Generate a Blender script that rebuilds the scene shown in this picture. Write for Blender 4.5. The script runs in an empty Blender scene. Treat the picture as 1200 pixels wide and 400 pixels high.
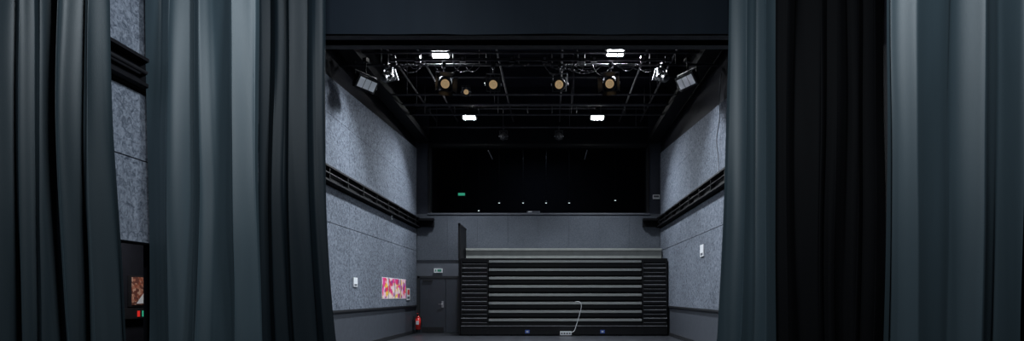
import bpy, bmesh, math, random
from mathutils import Vector, Matrix, noise
random.seed(4)
S=bpy.context.scene
F=700.0; CX=648.0; CY=347.0; CH=1.4
def P(px,py,d): return Vector(((px-CX)/F*d, d, CH+(CY-py)/F*d))

# ------------------------------------------------------------ materials
def mat(name,col,rough=0.6,metal=0.0,em=None,es=0,spec=0.5,sheen=0,var=0,vscale=8,bump=0,bscale=60,vstretch=None):
    m=bpy.data.materials.new(name); m.use_nodes=True
    nt=m.node_tree; b=nt.nodes['Principled BSDF']
    b.inputs['Base Color'].default_value=(*col,1); b.inputs['Roughness'].default_value=rough
    b.inputs['Metallic'].default_value=metal; b.inputs['Specular IOR Level'].default_value=spec
    if sheen: 
        b.inputs['Sheen Weight'].default_value=sheen; b.inputs['Sheen Roughness'].default_value=0.45
        b.inputs['Sheen Tint'].default_value=(0.6,0.85,1,1)
    if em: b.inputs['Emission Color'].default_value=(*em,1); b.inputs['Emission Strength'].default_value=es
    tc=nt.nodes.new('ShaderNodeTexCoord'); mp=nt.nodes.new('ShaderNodeMapping')
    nt.links.new(tc.outputs['Object'],mp.inputs[0])
    if vstretch: mp.inputs['Scale'].default_value=vstretch
    n=nt.nodes.new('ShaderNodeTexNoise'); n.inputs['Scale'].default_value=vscale; n.inputs['Detail'].default_value=5
    nt.links.new(mp.outputs[0],n.inputs['Vector'])
    r=nt.nodes.new('ShaderNodeValToRGB'); v=max(var,0.05)
    r.color_ramp.elements[0].position=0.3; r.color_ramp.elements[1].position=0.7
    r.color_ramp.elements[0].color=(*[c*(1-v) for c in col],1)
    r.color_ramp.elements[1].color=(*[min(1,c*(1+v)) for c in col],1)
    nt.links.new(n.outputs['Fac'],r.inputs[0]); nt.links.new(r.outputs[0],b.inputs['Base Color'])
    if bump:
        n2=nt.nodes.new('ShaderNodeTexNoise'); n2.inputs['Scale'].default_value=bscale; n2.inputs['Detail'].default_value=3
        nt.links.new(mp.outputs[0],n2.inputs['Vector'])
        bp=nt.nodes.new('ShaderNodeBump'); bp.inputs['Strength'].default_value=bump; bp.inputs['Distance'].default_value=0.01
        nt.links.new(n2.outputs['Fac'],bp.inputs['Height']); nt.links.new(bp.outputs[0],b.inputs['Normal'])
    return m

def panel_mat(name,lo,hi,scale=24,bump=0.35):
    m=bpy.data.materials.new(name); m.use_nodes=True
    nt=m.node_tree; b=nt.nodes['Principled BSDF']; b.inputs['Roughness'].default_value=0.95
    b.inputs['Specular IOR Level'].default_value=0.12
    tc=nt.nodes.new('ShaderNodeTexCoord')
    n=nt.nodes.new('ShaderNodeTexNoise'); n.inputs['Scale'].default_value=scale; n.inputs['Detail'].default_value=5; n.inputs['Roughness'].default_value=0.75
    n.inputs['Distortion'].default_value=1.0
    r=nt.nodes.new('ShaderNodeValToRGB'); e=r.color_ramp.elements
    e[0].position=0.36; e[0].color=(*lo,1); e[1].position=0.64; e[1].color=(*hi,1)
    nt.links.new(tc.outputs['Object'],n.inputs['Vector']); nt.links.new(n.outputs['Fac'],r.inputs[0])
    n3=nt.nodes.new('ShaderNodeTexNoise'); n3.inputs['Scale'].default_value=0.7
    nt.links.new(tc.outputs['Object'],n3.inputs['Vector'])
    mx=nt.nodes.new('ShaderNodeMix'); mx.data_type='RGBA'; mx.blend_type='MULTIPLY'; mx.inputs[0].default_value=0.5
    nt.links.new(r.outputs[0],mx.inputs[6]); nt.links.new(n3.outputs['Fac'],mx.inputs[7]); nt.links.new(mx.outputs[2],b.inputs['Base Color'])
    bp=nt.nodes.new('ShaderNodeBump'); bp.inputs['Strength'].default_value=bump; bp.inputs['Distance'].default_value=0.015
    nt.links.new(n.outputs['Fac'],bp.inputs['Height']); nt.links.new(bp.outputs[0],b.inputs['Normal'])
    return m

def poster_mat(name,cols,scale,seed):
    m=bpy.data.materials.new(name); m.use_nodes=True
    nt=m.node_tree; b=nt.nodes['Principled BSDF']; b.inputs['Roughness'].default_value=0.4
    tc=nt.nodes.new('ShaderNodeTexCoord'); mp=nt.nodes.new('ShaderNodeMapping'); mp.inputs['Location'].default_value=(seed,seed*2.3,seed*1.7)
    v=nt.nodes.new('ShaderNodeTexVoronoi'); v.inputs['Scale'].default_value=scale
    s=nt.nodes.new('ShaderNodeSeparateColor'); r=nt.nodes.new('ShaderNodeValToRGB'); r.color_ramp.interpolation='CONSTANT'
    e=r.color_ramp.elements
    while len(e)<len(cols): e.new(0.5)
    for i,c in enumerate(cols): e[i].position=i/len(cols); e[i].color=(*c,1)
    nt.links.new(tc.outputs['Object'],mp.inputs[0]); nt.links.new(mp.outputs[0],v.inputs['Vector'])
    nt.links.new(v.outputs['Color'],s.inputs[0]); nt.links.new(s.outputs[0],r.inputs[0]); nt.links.new(r.outputs[0],b.inputs['Base Color'])
    return m

M_panel=panel_mat('wood_wool_panel',(0.050,0.062,0.085),(0.25,0.278,0.335),15)
M_panelb=panel_mat('wood_wool_panel_fine',(0.085,0.097,0.12),(0.15,0.165,0.195),30,0.15)
M_dado=mat('dado_paint',(0.036,0.042,0.055),0.6,var=0.15,bump=0.1)
M_dark=mat('black_paint',(0.006,0.0065,0.010),0.85,var=0.2,spec=0.15)
M_ceil=mat('ceiling_black',(0.012,0.012,0.019),0.9,var=0.3,vscale=1.5,spec=0.1)
M_wallg=mat('grey_paint',(0.08,0.088,0.108),0.7,var=0.1,vscale=3,bump=0.15,bscale=90)
M_pil=mat('pilaster_paint',(0.028,0.032,0.045),0.7,var=0.1,spec=0.2)
M_metal=mat('black_metal',(0.010,0.010,0.012),0.55,0.0,var=0.2,spec=0.3)
M_rail=mat('rail_black',(0.005,0.005,0.0065),0.7,0.0,var=0.2,spec=0.12)
M_truss=mat('dull_truss',(0.065,0.062,0.07),0.6,0.0,var=0.25,spec=0.3)
M_lamp=mat('lamp_housing',(0.07,0.07,0.075),0.4,0.5,var=0.2)
M_steel=mat('steel',(0.35,0.35,0.37),0.35,0.9,var=0.1)
M_cream=mat('anodised_nosing',(0.36,0.37,0.36),0.45,0.2,var=0.12,vscale=4,vstretch=(1,8,8))
M_bench=mat('folded_bench',(0.24,0.25,0.24),0.5,0.0,var=0.1,vscale=4)
M_tread=mat('black_tread',(0.005,0.005,0.007),0.5,var=0.2,vscale=6,spec=0.2)
M_edge=mat('tread_edge',(0.30,0.30,0.32),0.4,0.0,var=0.2)
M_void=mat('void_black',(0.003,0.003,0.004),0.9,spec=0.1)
M_floor=mat('floor_vinyl',(0.026,0.028,0.034),0.30,var=0.4,vscale=3,bump=0.08,bscale=14)
M_white=mat('white_plastic',(0.7,0.71,0.74),0.4)
M_red=mat('red_enamel',(0.65,0.02,0.015),0.3)
M_door=mat('door_paint',(0.022,0.027,0.038),0.45,var=0.08)
M_frame=mat('door_frame_paint',(0.008,0.009,0.012),0.5)
M_led=mat('led_cell',(1,1,1),0.4,em=(0.93,0.97,1.0),es=200)
M_ledoff=mat('flood_reflector',(0.55,0.57,0.63),0.3,0.3,em=(0.8,0.9,1.0),es=0.12)
M_amber=mat('amber_lens',(0.45,0.30,0.14),0.12,em=(1.0,0.70,0.38),es=0.25,var=0.5,vscale=14)
M_blue=mat('blue_label',(0.05,0.12,0.5),0.4)
M_green=mat('exit_green',(0.02,0.3,0.2),0.4,em=(0.1,1.0,0.6),es=0.25)
M_greend=mat('exit_green_dim',(0.03,0.22,0.14),0.4)
M_pilotg=mat('pilot_green',(0.02,0.4,0.2),0.4,em=(0.1,1.0,0.6),es=0.25)
M_dot=mat('lamp_dot',(1,1,1),0.4,em=(0.8,0.95,1.0),es=1.2)
M_redl=mat('pilot_red',(0.8,0.02,0.02),0.4,em=(1,0.05,0.03),es=0.25)
M_brick=poster_mat('brown_print',[(0.25,0.07,0.04),(0.12,0.04,0.03),(0.35,0.15,0.10),(0.5,0.3,0.22)],22,1)

# ------------------------------------------------------------ mesh builder
class MB:
    def __init__(s): s.bm=bmesh.new(); s.mats=[]; s.M=Matrix()
    def mi(s,m):
        if m not in s.mats: s.mats.append(m)
        return s.mats.index(m)
    def face(s,pts,m,smooth=False):
        vs=[s.bm.verts.new(s.M@Vector(p)) for p in pts]
        f=s.bm.faces.new(vs); f.material_index=s.mi(m); f.smooth=smooth
    def box(s,a,b,m):
        x0,y0,z0=[min(a[i],b[i]) for i in range(3)]; x1,y1,z1=[max(a[i],b[i]) for i in range(3)]
        v=[s.bm.verts.new(s.M@Vector(c)) for c in ((x0,y0,z0),(x1,y0,z0),(x1,y1,z0),(x0,y1,z0),(x0,y0,z1),(x1,y0,z1),(x1,y1,z1),(x0,y1,z1))]
        for q in ((0,3,2,1),(4,5,6,7),(0,1,5,4),(1,2,6,5),(2,3,7,6),(3,0,4,7)):
            f=s.bm.faces.new([v[i] for i in q]); f.material_index=s.mi(m)
    def cyl(s,p1,p2,r,m,r2=None,seg=16,caps=True):
        p1=Vector(p1);p2=Vector(p2); r2=r if r2 is None else r2
        q=(p2-p1).to_track_quat('Z','Y').to_matrix(); A=[];B=[]
        for i in range(seg):
            t=2*math.pi*i/seg; o=q@Vector((math.cos(t),math.sin(t),0))
            A.append(s.bm.verts.new(s.M@(p1+o*r))); B.append(s.bm.verts.new(s.M@(p2+o*r2)))
        k=s.mi(m)
        for i in range(seg):
            j=(i+1)%seg; f=s.bm.faces.new((A[i],A[j],B[j],B[i])); f.material_index=k; f.smooth=True
        if caps:
            f=s.bm.faces.new(A[::-1]); f.material_index=k
            f=s.bm.faces.new(B); f.material_index=k
    def tube(s,pts,r,m,seg=8):
        for a,b in zip(pts[:-1],pts[1:]): s.cyl(a,b,r,m,seg=seg)
    def done(s,name,bevel=0,loc=None):
        me=bpy.data.meshes.new(name); 
        bmesh.ops.recalc_face_normals(s.bm,faces=s.bm.faces)
        s.bm.to_mesh(me); s.bm.free()
        for m in s.mats: me.materials.append(m)
        o=bpy.data.objects.new(name,me); S.collection.objects.link(o)
        if loc: o.location=loc
        if bevel:
            b=o.modifiers.new('bevel','BEVEL'); b.width=bevel; b.segments=2; b.limit_method='ANGLE'; b.angle_limit=math.radians(50)
        return o
def cable(name,pts,r,m,parent=None):
    c=bpy.data.curves.new(name,'CURVE'); c.dimensions='3D'; c.bevel_depth=r; c.bevel_resolution=2
    sp=c.splines.new('NURBS'); sp.points.add(len(pts)-1); sp.use_endpoint_u=True; sp.order_u=3
    for i,p in enumerate(pts): sp.points[i].co=(*p,1)
    o=bpy.data.objects.new(name,c); S.collection.objects.link(o); c.materials.append(m)
    if parent: o.parent=parent
    return o

XL=-5.2; XR=4.1; YB=22.6; ZC=8.8; Y0=-3.0
# ------------------------------------------------------------ room shell
b=MB(); b.box((XL-3,Y0,-0.2),(XR+0.3,27.5,0),M_floor); b.done('floor')
b=MB(); b.box((XL-3,Y0,ZC),(XR+0.3,27.5,ZC+0.2),M_ceil); b.done('ceiling')
b=MB()
b.box((XL-0.25,Y0,0),(XL,5.6,ZC),M_dark)
b.box((XL-0.25,5.6,2.07),(XL,7.95,ZC),M_dark)
b.box((XL-0.25,7.95,0),(XL,27,ZC),M_dark)
b.box((XL,7.95,0),(XL+0.02,YB,1.03),M_dado)
b.done('wall_left')
b=MB(); b.box((XR,Y0,0),(XR+0.25,27,ZC),M_dark); b.box((XR-0.02,9,0),(XR,YB,1.03),M_dado); b.done('wall_right')
b=MB(); b.box((XL-3,Y0-0.2,0),(XR+0.25,Y0,ZC),M_dark); b.done('wall_front')
WX0=-4.68; WX1=3.6; WZ0=4.5; WZ1=7.15
b=MB()
b.box((XL,YB,0),(XR,YB+0.3,WZ0),M_wallg)
b.box((XL,YB,WZ0),(WX0,YB+0.3,ZC),M_pil); b.box((WX1,YB,WZ0),(XR,YB+0.3,ZC),M_pil)
b.box((WX0,YB,WZ1),(WX1,YB+0.3,ZC),M_dark)
b.done('wall_back')
b=MB(); b.box((XL,YB+0.3,4.3),(XR,26.8,4.4),M_dark); b.box((XL,26.8,4.3),(XR,27,ZC),M_dark); b.done('wall_control_room')
b=MB(); b.box((WX0-0.05,YB-0.06,WZ0-0.03),(WX1+0.05,YB+0.34,WZ0+0.03),M_wallg)
for x in (WX0,WX1): b.box((x-0.04,YB-0.03,WZ0),(x+0.04,YB+0.32,WZ1),M_metal)
b.box((WX0,YB-0.03,WZ1-0.08),(WX1,YB+0.32,WZ1),M_metal)
b.done('window_1')
b=MB(); b.box((-7.2,3.9,0),(-7.0,13,3),M_dark); b.box((-7.0,12.8,0),(XL-0.25,13,3),M_dark); b.box((-7.0,3.9,0),(XL-0.25,4.1,3),M_dark); b.done('wall_side_room')
b=MB(); b.box((-7.2,3.9,3),(XL-0.25,13,3.1),M_dark); b.done('ceiling_side_room')

def panelling(xw,sgn,ys,topz,holes=None):
    b=MB(); rows=[(1.05,3.09),(3.10,3.93),(4.36,5.6)]; xw+=sgn*0.003
    for i in range(len(ys)-1):
        y0=ys[i]+0.004;y1=ys[i+1]-0.004
        for (z0,z1) in rows:
            if holes and y0<holes[1] and y1>holes[0] and z0<2.07: z0=2.07
            b.box((xw,y0,z0+0.003),(xw+sgn*0.05,y1,z1-0.003),M_panel)
        za=topz(y0);zb=topz(y1)
        x0,x1=xw,xw+sgn*0.05
        v=[(x0,y0,5.604),(x1,y0,5.604),(x1,y1,5.604),(x0,y1,5.604),(x0,y0,za),(x1,y0,za),(x1,y1,zb),(x0,y1,zb)]
        for q in ((0,3,2,1),(4,5,6,7),(0,1,5,4),(1,2,6,5),(2,3,7,6),(3,0,4,7)): b.face([v[k] for k in q],M_panel)
    return b.done('acoustic_panelling')
def ztop(y):
    if y<9: return 7.0
    return 6.45+(y-13.8)*0.06 if y>=11 else 6.24
panelling(XL,1,[2.0,3.2,5.6,7.95,10.3,12.7,15.1,17.5,19.9,YB-0.06],ztop,(5.5,8.0))
panelling(XR,-1,[9.6,10.3,12.7,15.1,17.5,19.9,YB-0.06],lambda y:6.0+(y-13.8)*0.09)
b=MB()
xs=[XL+0.06+i*(XR-XL-0.12)/8 for i in range(9)]
for i in range(8):
    b.box((xs[i]+0.003,YB-0.045,2.75),(xs[i+1]-0.003,YB-0.003,4.42),M_panelb)
b.done('acoustic_panelling')

def rail(xw,s,y0,n):
    b=MB()
    b.box((xw,y0,3.96),(xw+s*0.08,YB-0.05,4.34),M_rail)
    b.box((xw,y0,4.29),(xw+s*0.20,YB-0.05,4.33),M_rail)
    b.box((xw+s*0.08,y0,3.98),(xw+s*0.19,YB-0.05,4.02),M_rail)
    b.cyl((xw+s*0.16,y0,4.16),(xw+s*0.16,YB-0.05,4.16),0.025,M_rail)
    y=y0+0.4
    while y<YB-0.2:
        b.box((xw,y,4.0),(xw+s*0.19,y+0.03,4.3),M_rail); y+=1.2
    b.box((xw+s*0.05,YB-0.30,4.22),(xw+s*0.72,YB-0.05,4.30),M_rail)
    b.box((xw+s*0.05,YB-0.14,4.0),(xw+s*0.72,YB-0.05,4.25),M_rail)
    b.done('trim_%d'%n)
rail(XL+0.003,1,2.2,1); rail(XR-0.003,-1,9.6,2)
b=MB(); b.box((XL+0.02,7.95,1.0),(XL+0.075,YB,1.05),M_frame); b.done('trim_3')
b=MB(); b.box((XR-0.075,9.6,1.0),(XR-0.02,YB,1.05),M_frame); b.done('trim_4')
b=MB(); b.box((XL+0.02,7.95,0),(XL+0.05,YB,0.12),M_frame); b.done('baseboard_left')
b=MB(); b.box((XR-0.05,9.6,0),(XR-0.02,YB,0.12),M_frame); b.done('baseboard_right')

# ------------------------------------------------------------ door
b=MB(); y=YB-0.004
b.box((-5.12,y-0.07,0),(-5.03,y,2.15),M_frame); b.box((-3.60,y-0.07,0),(-3.51,y,2.15),M_frame); b.box((-5.12,y-0.07,2.06),(-3.51,y,2.15),M_frame)
b.box((-5.02,y-0.05,0.01),(-4.06,y-0.005,2.05),M_door); b.box((-4.04,y-0.05,0.01),(-3.61,y-0.005,2.05),M_door)
b.box((-4.20,y-0.07,0.95),(-4.12,y-0.05,1.2),M_steel); b.cyl((-4.16,y-0.11,1.08),(-4.32,y-0.11,1.08),0.012,M_steel); b.cyl((-4.16,y-0.11,1.08),(-4.16,y-0.06,1.08),0.012,M_steel)
b.box((-4.95,y-0.06,0.02),(-4.12,y-0.05,0.22),M_metal)
b.box((-4.9,y-0.09,1.93),(-4.55,y-0.05,2.0),M_metal)
b.done('door_1',0.004)
b=MB(); p=P(514,317.5,YB); b.box((p.x-0.16,YB-0.09,p.z-0.08),(p.x+0.16,YB-0.03,p.z+0.08),M_white)
b.box((p.x-0.03,YB-0.095,p.z-0.04),(p.x+0.12,YB-0.09,p.z+0.045),M_greend); b.box((p.x-0.12,YB-0.095,p.z-0.04),(p.x-0.07,YB-0.09,p.z+0.045),M_greend)
b.done('exit_sign',0.004)
# ------------------------------------------------------------ fire extinguisher
b=MB(); b.M=Matrix.Translation((-4.98,22.05,0.14))
b.cyl((0,0,0.02),(0,0,0.44),0.095,M_red,seg=24); b.cyl((0,0,0.44),(0,0,0.52),0.095,M_red,r2=0.035,seg=24); b.cyl((0,0,0),(0,0,0.03),0.075,M_metal,seg=24)
b.cyl((0,0,0.52),(0,0,0.58),0.025,M_metal); b.box((-0.02,-0.12,0.57),(0.02,0.05,0.59),M_metal); b.box((-0.02,-0.12,0.60),(0.02,0.04,0.615),M_red)
b.tube([(0.03,0,0.56),(0.10,-0.02,0.54),(0.13,-0.03,0.42),(0.12,-0.03,0.2),(0.11,-0.03,0.12)],0.013,M_metal)
b.box((-0.05,-0.098,0.2),(0.05,-0.08,0.34),M_white); b.box((-0.16,-0.03,0.3),(-0.05,0.03,0.34),M_metal)
b.box((-0.16,-0.06,0.1),(-0.15,0.06,0.5),M_metal)
b.done('fire_extinguisher')
# ------------------------------------------------------------ wall signs / posters
def wallsign(name,px,py,w,h,side,mats,xo=0.056):
    xw=XL+xo if side<0 else XR-xo
    d=xw*F/(px-CX); z=CH+(CY-py)/F*d; b=MB(); s=-side
    b.box((xw,d-w/2,z-h/2),(xw+s*0.02,d+w/2,z+h/2),mats[0])
    if len(mats)>1: b.box((xw+s*0.02,d-w*0.3,z-h*0.05),(xw+s*0.024,d+w*0.3,z+h*0.38),mats[1])
    b.box((xw+s*0.02,d-w*0.35,z-h*0.4),(xw+s*0.023,d+w*0.35,z-h*0.2),M_wallg)
    b.done(name,0.003)
wallsign('notice_sign',416,331,0.30,0.24,-1,[M_white])
wallsign('fire_extinguisher_sign',478,345,0.45,0.42,-1,[M_white,M_red])
wallsign('notice_sign',823,294,0.36,0.32,1,[M_white])
wallsign('light_switch_box',459,252,0.12,0.3,-1,[M_white])
cols=[(0.85,0.05,0.33),(0.9,0.6,0.08),(0.8,0.05,0.12),(0.9,0.55,0.68),(0.35,0.04,0.28),(0.9,0.75,0.7)]
for i in range(4):
    b=MB(); y0=17.95+i*0.74; c=cols[i:]+cols[:i]
    pm=poster_mat('poster_print_%d'%i,c,7,i*3.1)
    b.box((XL+0.056,y0,1.30),(XL+0.062,y0+0.70,1.97),M_white); b.box((XL+0.062,y0+0.02,1.32),(XL+0.066,y0+0.68,1.95),pm)
    b.done('event_poster')
p=P(769,231,YB); b=MB(); b.box((p.x-0.13,YB-0.03,p.z-0.08),(p.x+0.13,YB,p.z+0.08),M_white); b.box((p.x-0.10,YB-0.035,p.z-0.02),(p.x+0.1,YB-0.03,p.z+0.05),M_wallg); b.done('notice_sign')
b=MB(); x=-6.99
d0=x*F/(150-CX); d1=x*F/(178-CX)
b.box((x,d0,1.22),(x+0.04,d1,1.74),M_metal); b.box((x+0.04,d0+0.03,1.25),(x+0.05,d1-0.03,1.71),M_brick)
b.face([(x+0.055,d0+0.12,1.27),(x+0.055,d1-0.06,1.68),(x+0.055,d1-0.06,1.27)],M_white)
b.done('notice_board')
b=MB(); b.box((x,9.5,1.02),(x+0.06,10.4,1.2),M_metal)
for yy,m in ((9.62,M_pilotg),(9.98,M_redl),(10.1,M_pilotg)): b.box((x+0.06,yy-0.02,1.05),(x+0.07,yy+0.03,1.15),m)
b.done('indicator_panel')
b=MB(); b.box((-6.3,8.5,2.88),(-5.9,9.7,3.0),M_white); tl=b.done('added_side_room_light',0.01)  # lamp added so the notice board in the side room shows
L=bpy.data.lights.new('tube','AREA'); L.energy=45; L.shape='RECTANGLE'; L.size=0.3; L.size_y=1.1; o=bpy.data.objects.new('tube',L); o.location=(-6.1,9.1,2.86); S.collection.objects.link(o); o.parent=tl  # area light of the added side room lamp

# ------------------------------------------------------------ retractable seating
YS=20.9; SX0=-3.22; SX1=4.0; C0=-2.27; C1=3.13
b=MB()
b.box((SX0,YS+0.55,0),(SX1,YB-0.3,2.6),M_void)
N=8; pitch=0.325; zb=0.36
b.box((SX0,YS,0.04),(SX1,YS+0.6,0.34),M_tread)
b.box((SX0,YS-0.03,0.30),(SX1,YS+0.3,0.35),M_tread)
b.box((SX0,YS-0.035,0.338),(SX1,YS-0.025,0.352),M_edge)
for i in range(N):
    z=zb+i*pitch*0.905; yy=YS+0.012*i
    b.box((C0,yy+0.14,z),(C1,yy+0.5,z+0.12),M_tread)
    b.box((C0+0.02,yy,z+0.15),(C1-0.02,yy+0.05,z+0.235),M_cream)
    b.box((C0+0.02,yy+0.02,z+0.235),(C1-0.02,yy+0.5,z+0.25),M_tread)
    for a,c in ((SX0,C0-0.04),(C1+0.04,SX1)):
        b.box((a,yy+0.04,z+0.01),(c,yy+0.5,z+0.11),M_tread)
        b.box((a,yy-0.02,z+0.155),(c,yy+0.5,z+0.26),M_tread)
        b.box((a,yy-0.028,z+0.244),(c,yy+0.02,z+0.268),M_edge)
        b.box((a,yy+0.0,z+0.098),(c,yy+0.05,z+0.113),M_edge)
for x in (C0-0.02,C1+0.02,SX0+0.01,SX1-0.02):
    b.box((x-0.02,YS-0.02,0.05),(x+0.02,YS+0.5,2.70),M_tread)
b.box((SX0,YS+0.05,2.66),(SX1,YB-0.25,2.72),M_tread)
b.box((-3.2,22.0,2.76),(SX1,22.3,3.06),M_bench); b.box((-3.2,21.95,3.07),(SX1,22.35,3.15),M_bench)
b.box((-3.2,22.05,3.05),(SX1,22.3,3.08),M_metal); b.box((-3.2,22.05,2.70),(SX1,22.3,2.77),M_metal)
b.box((SX0-0.09,YS+0.02,0.02),(SX0-0.03,YB-0.2,3.85),M_tread)
b.box((SX0-0.10,YS,2.7),(SX0-0.02,YS+0.05,3.95),M_metal); b.box((SX0-0.10,YS,3.85),(SX0-0.02,YB-0.2,3.92),M_metal)
for x in (-2.9,-1.5,0.4,2.2,3.6): b.cyl((x,YS+0.1,0.04),(x+0.06,YS+0.1,0.04),0.04,M_metal)
for px in (618,706):
    p=P(px,389,YS); b.box((p.x-0.08,YS-0.012,p.z-0.06),(p.x+0.08,YS,p.z+0.06),M_blue); b.box((p.x-0.04,YS-0.016,p.z-0.03),(p.x+0.04,YS-0.012,p.z+0.03),M_white)
b.done('retractable_seating_stand',0.003)
b=MB(); p=P(663,389.5,YS-0.1); b.box((p.x-0.20,YS-0.17,0.03),(p.x+0.20,YS-0.05,0.16),M_white)
for k in range(4): b.cyl((p.x-0.14+0.093*k,YS-0.171,0.095),(p.x-0.14+0.093*k,YS-0.176,0.095),0.025,M_metal)
b.box((p.x-0.22,YS-0.19,0),(p.x+0.22,YS-0.04,0.03),M_metal)
b.done('socket_box',0.006)
cable('power_cable',[P(664,389,YS-0.14),P(672,391,YS-0.14),P(675,383,YS-0.12),P(679,370,YS-0.10),P(682,358,YS-0.08),P(679,353,YS-0.07),P(674,354,YS-0.05)],0.010,M_white)

# ------------------------------------------------------------ curtains
def fabric(name,col,sheen=0.08,rough=0.5,spec=0.3):
    return mat(name,col,rough,sheen=sheen,var=0.06,vscale=3,vstretch=(3,3,0.25),bump=0.12,bscale=220,spec=spec)
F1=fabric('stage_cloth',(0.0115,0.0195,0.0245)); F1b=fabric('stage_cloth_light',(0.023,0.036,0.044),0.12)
F2=fabric('stage_cloth_shaded',(0.004,0.007,0.0095),0.0,0.55,0.12); F3=fabric('black_serge',(0.0016,0.0017,0.0022),0.0,0.75,0.06); F4=fabric('border_cloth',(0.0028,0.0050,0.0083),0.0,0.7,0.08)  # F2: weaker light on the set-back curtain is put into its colour
def curtain(name,xa,xb,xc,xd,y0,n,A,m,seed,z0=0.02,z1=6.3,power=2.0,cols=420,rows=60,irr=1.0):
    """xa,xb top left/right ; xc,xd bottom left/right"""
    rnd=random.Random(seed); f=[rnd.uniform(0,6.28) for _ in range(8)]
    bm=bmesh.new(); G=[]
    for j in range(rows+1):
        t=j/rows; z=z1+(z0-z1)*t; w=max(0,(t-0.15)/0.85)**power
        l=xa+(xc-xa)*w; r=xb+(xd-xb)*w; row=[]
        for i in range(cols+1):
            u=i/cols
            uu=u+irr*(0.04*math.sin(2*math.pi*1.3*u+f[0])+0.022*math.sin(2*math.pi*2.9*u+f[1]))+0.016*math.sin(z*0.9+f[2]+u*5)
            ph=2*math.pi*n*uu
            amp=A*(0.62+0.38*math.sin(2*math.pi*1.9*u+f[3]+0.25*z))*(0.75+0.35*t)
            k2=max(0,math.sin(2*math.pi*1.4*u+f[7]+0.4*z))
            dy=amp*(math.sin(ph)+0.22*k2*math.sin(2.37*ph+f[4]+0.5*math.sin(z*0.7))+0.04*math.sin(4.1*ph+f[5]+z*0.35))
            nz=noise.noise(Vector((u*n*0.7+seed,z*0.35,seed*1.7)))
            nz2=noise.noise(Vector((u*n*1.8+seed*3,z*0.9,seed*0.7)))
            dy+=A*0.8*nz+A*0.16*nz2
            dx=0.34*amp*math.sin(2*ph+f[6]*0.15)
            edge=min(1,u/0.04,(1-u)/0.04)
            row.append(bm.verts.new((l+(r-l)*u+dx*edge,y0+dy,z)))
        G.append(row)
    for j in range(rows):
        for i in range(cols):
            q=bm.faces.new((G[j][i],G[j+1][i],G[j+1][i+1],G[j][i+1])); q.smooth=True
    me=bpy.data.meshes.new(name); bm.to_mesh(me); bm.free(); me.materials.append(m)
    o=bpy.data.objects.new(name,me); S.collection.objects.link(o)
    return o
def X(px,d): return (px-CX)/F*d
curtain('stage_curtain',XL+0.08,X(124,5),XL+0.08,X(149,5),5.0,6.2,0.10,F1,3)
curtain('stage_curtain',X(170,7.5)+0.08,X(306,7.5),X(179,7.5),X(308,7.5),7.4,3.4,0.11,F1b,11)
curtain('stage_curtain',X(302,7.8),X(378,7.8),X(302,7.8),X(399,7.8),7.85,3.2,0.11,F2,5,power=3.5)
curtain('stage_curtain',X(856,7.7),X(912,7.7),X(839,7.7),X(912,7.7),7.75,2.1,0.09,F1b,8,power=1.3)
curtain('stage_curtain',X(908,7.3),XR-0.08,X(909,7.3),XR-0.08,7.25,5.0,0.08,F3,21)
curtain('stage_curtain',X(1043,5),X(1200,5),X(1032,5),X(1190,5),5.0,2.6,0.075,F1b,14,irr=0.6)
curtain('border_curtain',XL+0.1,XR-0.1,XL+0.1,XR-0.1,8.4,7,0.015,F4,2,z0=1.4+(347-40)/700*8.4,z1=8.3,rows=20)
b=MB()
for y,z in ((5.0,6.36),(7.5,6.36)):
    b.box((XL+0.06,y-0.05,z-0.05),(XR-0.01,y+0.05,z+0.05),M_metal)
b.box((XL+0.06,7.2,6.31),(XR-0.01,7.9,6.33),M_metal)
b.done('curtain_track')
b=MB(); zb2=CH+(CY-50)/F*9.2; b.box((XL+0.06,9.1,zb2),(XR-0.06,9.3,zb2+0.3),M_dark); b.box((XL+0.06,8.95,zb2),(XR-0.06,9.45,zb2+0.04),M_metal); b.done('ceiling_beam')

# ------------------------------------------------------------ lighting rig
b=MB()
a0=XL+0.07;a1=XR-0.07
for y,z in ((12.3,7.05),(13.6,7.3),(14.6,7.05),(17.2,7.2),(18.4,7.3),(19.6,7.35),(21.6,7.5)):
    b.cyl((a0,y,z),(a1,y,z),0.028,M_truss)
    if y in (14.6,19.6):
        b.cyl((a0,y,z+0.3),(a1,y,z+0.3),0.028,M_truss)
        x=a0+0.3
        while x<a1-1.0:
            b.cyl((x,y,z),(x,y,z+0.3),0.014,M_truss,seg=6); x+=0.8
    for x in (-4.2,-1.8,0.6,3.0): b.cyl((x,y,z),(x,y,ZC-0.01),0.012,M_truss,seg=6)
for x in (-4.4,-3.6,-1.5,0.25,2.5,3.3):
    b.cyl((x,10,7.9),(x,YB-0.05,8.0),0.03,M_truss)
for y in (15.38,20.88): b.cyl((a0,y,7.95),(a1,y,7.95),0.028,M_truss)
for y in (10.8,13.4,16,18.6,21.2):
    b.box((a0,y-0.08,8.2),(a1,y+0.08,ZC-0.01),M_ceil)
for x in (XL+0.35,XR-0.35):
    b.box((x-0.2,9.6,7.15),(x+0.2,YB-0.05,7.2),M_rail); b.box((x-0.2,9.6,7.2),(x-0.18,YB-0.05,7.35),M_rail); b.box((x+0.18,9.6,7.2),(x+0.2,YB-0.05,7.35),M_rail)
# socket rail along the front bar, with outlet boxes and clamps
b.box((-4.0,14.54,7.13),(2.9,14.58,7.19),M_truss)
for x in (-3.9,-3.3,-2.2,-1.0,-0.2,0.7,1.0,2.2,2.8):
    b.box((x-0.07,14.50,7.10),(x+0.07,14.58,7.24),M_lamp); b.cyl((x,14.49,7.17),(x,14.51,7.17),0.035,M_steel)
b.done('lighting_truss')

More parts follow.
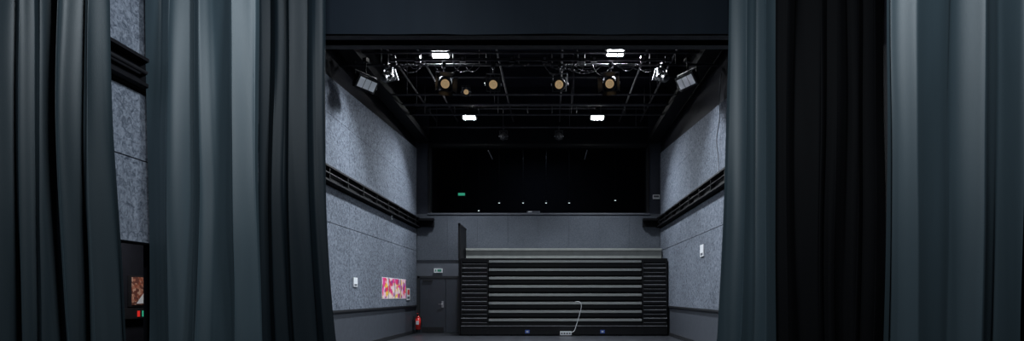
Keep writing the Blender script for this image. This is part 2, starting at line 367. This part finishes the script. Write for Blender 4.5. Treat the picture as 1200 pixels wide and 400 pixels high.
def flood(p,tilt,energy,pipe_z,pan=0,on=True,w=0.48,h=0.17,name='led_floodlight',cells=4):
    e=bpy.data.objects.new(name,None); S.collection.objects.link(e); e.location=p
    b=MB(); R=Matrix.Rotation(pan,4,'Z')@Matrix.Rotation(tilt,4,'X'); b.M=R
    b.box((-w/2-0.04,0.0,-h/2-0.04),(w/2+0.04,0.09,h/2+0.04),M_metal)
    for k in range(6): b.box((-w/2+k*w/5-0.01,0.09,-h/2),(-w/2+k*w/5+0.01,0.15,h/2),M_metal)
    for k in range(cells):
        a=-w/2+k*w/cells+0.01; c=-w/2+(k+1)*w/cells-0.01
        b.box((a,-0.012,-h/2+0.01),(c,0,h/2-0.01),M_led if on else M_ledoff)
    for s in (-1,1): b.box((s*(w/2+0.05)-0.01,0.0,-0.03),(s*(w/2+0.05)+0.01,0.05,0.03),M_metal)
    b.M=Matrix.Rotation(pan,4,'Z')
    for s in (-1,1): b.box((s*(w/2+0.06)-0.01,0.02,-0.03),(s*(w/2+0.06)+0.01,0.06,0.26),M_metal)
    b.box((-w/2-0.07,0.02,0.24),(w/2+0.07,0.06,0.27),M_metal)
    b.cyl((0,0.04,0.26),(0,0.04,pipe_z-p[2]),0.018,M_metal)
    b.box((-0.05,-0.02,pipe_z-p[2]-0.06),(0.05,0.10,pipe_z-p[2]+0.04),M_metal)
    h_=b.done('housing',0.004); h_.parent=e
    if energy:
        L=bpy.data.lights.new('beam','AREA'); L.energy=energy; L.shape='RECTANGLE'; L.size=w; L.size_y=h*0.9; L.color=(0.87,0.94,1.0); L.spread=math.radians(122)
        o=bpy.data.objects.new('beam',L); S.collection.objects.link(o); o.parent=e
        d=R@Vector((0,-1,0)); o.location=d*0.03; o.rotation_euler=d.to_track_quat('-Z','Y').to_euler()
    return e
for px,py,d in ((516,64,15.3),(721,62,15.3),(550,138,20.8),(700,138,20.8)):
    flood(P(px,py,d),math.radians(68),320,7.95,w=0.42,h=0.22)

def spot(p,scale=1,tilt=0.5,pan=0,doors=True,pipe=7.05,name='theatre_spotlight'):
    e=bpy.data.objects.new(name,None); S.collection.objects.link(e); e.location=p
    b=MB(); Sc=Matrix.Scale(scale,4); R=Matrix.Rotation(pan,4,'Z')@Matrix.Rotation(tilt,4,'X')@Sc; b.M=R
    b.cyl((0,-0.14,0),(0,0.16,0),0.14,M_lamp,seg=24); b.cyl((0,0.16,0),(0,0.30,0),0.14,M_lamp,r2=0.07,seg=24)
    for k in range(4): b.cyl((0,-0.08+k*0.07,0),(0,-0.065+k*0.07,0),0.152,M_lamp,seg=24)
    b.cyl((0,-0.20,0),(0,-0.14,0),0.15,M_lamp,seg=24); b.cyl((0,-0.21,0),(0,-0.195,0),0.10,M_amber,seg=24)
    b.cyl((0,-0.235,0),(0,-0.21,0),0.05,M_amber,r2=0.09,seg=20)
    for s in (-1,1):
        b.box((s*0.16-0.012,-0.23,-0.16),(s*0.16+0.012,-0.2,0.16),M_lamp); b.box((-0.17,-0.23,s*0.16-0.012),(0.17,-0.2,s*0.16+0.012),M_lamp)
        if doors:
            b.face([(s*0.16,-0.22,-0.13),(s*0.16,-0.22,0.13),(s*0.25,-0.38,0.18),(s*0.25,-0.38,-0.18)],M_lamp)
            b.face([(-0.13,-0.22,s*0.16),(0.13,-0.22,s*0.16),(0.18,-0.38,s*0.25),(-0.18,-0.38,s*0.25)],M_lamp)
    b.M=Matrix.Rotation(pan,4,'Z')@Sc
    for s in (-1,1):
        b.box((s*0.175-0.012,-0.025,-0.03),(s*0.175+0.012,0.025,0.26),M_lamp); b.cyl((s*0.14,0,0),(s*0.21,0,0),0.03,M_steel)
    b.box((-0.18,-0.025,0.25),(0.18,0.025,0.27),M_lamp)
    top=(pipe-p[2])/scale
    b.cyl((0,0,0.26),(0,0,top),0.018,M_lamp); b.box((-0.04,-0.05,top-0.07),(0.04,0.05,top+0.05),M_lamp)
    o=b.done('lamp_body'); o.parent=e
    return e
for px,sc,dr,pn,pyy in ((520,1.05,True,0.35,98),(578,1.0,False,0.1,99),(656,1.0,False,-0.1,99),(716,1.05,True,-0.25,98)):
    spot(P(px,pyy,14.6),sc,0.35,pn,dr)
spot(P(546,108,17.2),0.7,0.3,0.2,False,pipe=7.2)
# further lanterns aimed away from the stage (seen from behind)
spot(P(455,90,14.6),0.8,-0.5,math.pi-0.5,False)
spot(P(776,90,14.6),0.8,-0.5,math.pi+0.5,False)
spot(P(590,160,21.6),0.8,-0.4,math.pi,False,pipe=7.5)
spot(P(655,160,21.6),0.8,-0.4,math.pi,False,pipe=7.5)
flood(P(430,99,14.4),math.radians(35),0,7.1,pan=math.radians(62),on=False,w=0.55,h=0.26,cells=3)
flood(P(804,96,14.4),math.radians(35),0,7.1,pan=math.radians(-62),on=False,w=0.55,h=0.26,cells=3)
rc=MB(); rnd=random.Random(7)
for k in range(26):
    x=rnd.uniform(-4.6,3.0); w=rnd.uniform(0.3,0.9); s=rnd.uniform(0.05,0.3)
    pts=[(x+w*t/8,14.46+0.03*math.sin(t),7.03-s*4*(t/8)*(1-t/8)) for t in range(9)]
    rc.tube(pts,0.010,M_truss,6)
rc.done('rig_cables')
cable('wall_cable',[Vector((4.0,14.2,6.7)),Vector((3.96,14.3,6.2)),Vector((4.0,14.25,5.7)),Vector((3.95,14.5,5.2)),Vector((4.0,14.4,4.7)),Vector((3.97,14.3,4.3))],0.01,M_wallg)
for px in (574,686):
    b=MB(); q1=P(px-2,176,18.5); q2=P(px+3,187,18.5)
    if px>600: q1,q2=P(px+2,176,18.5),P(px-1,187,18.5)
    b.cyl(q1,q2,0.012,M_wallg); b.cyl(q1,(q1.x,q1.y,8.2),0.003,M_void,seg=6); b.done('hanging_microphone')
for px,py in ((561,247),(585,238),(613,238),(640,238),(667,238),(721,235)):
    d=25.2; p=P(px,py,d); b=MB(); b.cyl(p,(p.x,p.y,p.z+0.10),0.05,M_metal,r2=0.03); b.cyl((p.x,p.y,p.z-0.012),p,0.036,M_dot)
    b.cyl((p.x,p.y,p.z+0.1),(p.x,p.y,ZC-0.01),0.008,M_metal,seg=6); b.done('pendant_lamp')
p=P(541,228,25.2); b=MB(); b.box((p.x-0.14,25.15,p.z-0.05),(p.x+0.14,25.2,p.z+0.05),M_green); b.box((p.x-0.18,25.2,p.z-0.09),(p.x+0.18,25.25,p.z+0.09),M_metal); b.cyl((p.x,25.22,p.z+0.08),(p.x,25.22,ZC-0.01),0.01,M_metal); b.done('exit_sign')
b=MB()
p=P(625,249,YB); b.box((p.x-0.25,YB+0.05,WZ0+0.035),(p.x+0.25,YB+0.25,WZ0+0.12),M_wallg); b.box((p.x-0.2,YB+0.04,WZ0+0.07),(p.x-0.05,YB+0.05,WZ0+0.11),M_white); b.done('sound_mixer',0.005)
b=MB(); b.box((-1.2,24.4,7.6),(0.0,24.6,7.66),M_white); b.cyl((-0.6,24.5,7.66),(-0.6,24.5,ZC-0.01),0.012,M_metal); cl=b.done('added_control_room_light',0.005)  # extra lamp, added to lift the control room interior out of black
L=bpy.data.lights.new('tube','AREA'); L.energy=22; L.shape='RECTANGLE'; L.size=1.1; L.size_y=0.15; L.color=(0.6,0.75,1.0); o=bpy.data.objects.new('tube',L); o.location=(-0.6,24.5,7.58); S.collection.objects.link(o); o.parent=cl  # dim bluish fill from the added control room lamp

# ------------------------------------------------------------ stage work lights (above / behind the camera)
def work(name,x,y,z,tx,ty,tz,en,sx,sy,col=(0.84,0.93,1.0)):
    b=MB()
    q=(Vector((tx,ty,tz))-Vector((x,y,z))).to_track_quat('-Z','Y')
    b.M=q.to_matrix().to_4x4()
    b.box((-sx/2-0.03,-sy/2-0.03,0.02),(sx/2+0.03,sy/2+0.03,0.12),M_metal); b.box((-sx/2,-sy/2,0.0),(sx/2,sy/2,0.02),M_ledoff)
    b.M=Matrix(); b.cyl((0,0,0.05),(0,0,ZC-z-0.01),0.02,M_metal)
    o=b.done(name); o.location=(x,y,z)
    L=bpy.data.lights.new('beam','AREA'); L.shape='RECTANGLE'; L.size=sx; L.size_y=sy; L.energy=en; L.color=col
    l=bpy.data.objects.new('beam',L); S.collection.objects.link(l); l.parent=o; l.rotation_euler=q.to_euler(); l.location=q@Vector((0,0,-0.03))
work('stage_work_light',-1.6,3.2,5.6,-4.2,7.5,2.6,220,0.6,0.3)
work('stage_work_light',0.8,2.8,5.6,3.3,6,2.8,250,0.6,0.3)
work('stage_work_light',-1.6,6.0,6.0,-5.2,7.2,3.2,120,0.4,0.2)

w=bpy.data.worlds.new('world'); S.world=w; w.use_nodes=True
w.node_tree.nodes['Background'].inputs[0].default_value=(0.02,0.025,0.035,1); w.node_tree.nodes['Background'].inputs[1].default_value=0.3
c=bpy.data.cameras.new('camera'); co=bpy.data.objects.new('camera',c); S.collection.objects.link(co)
co.location=(0,0,CH); co.rotation_euler=(math.pi/2,0,0); c.sensor_width=36; c.lens=F/1200*36
c.shift_x=-(CX-600)/1200; c.shift_y=(CY-200)/1200; c.clip_end=100
S.camera=co
S.view_settings.view_transform='Standard'
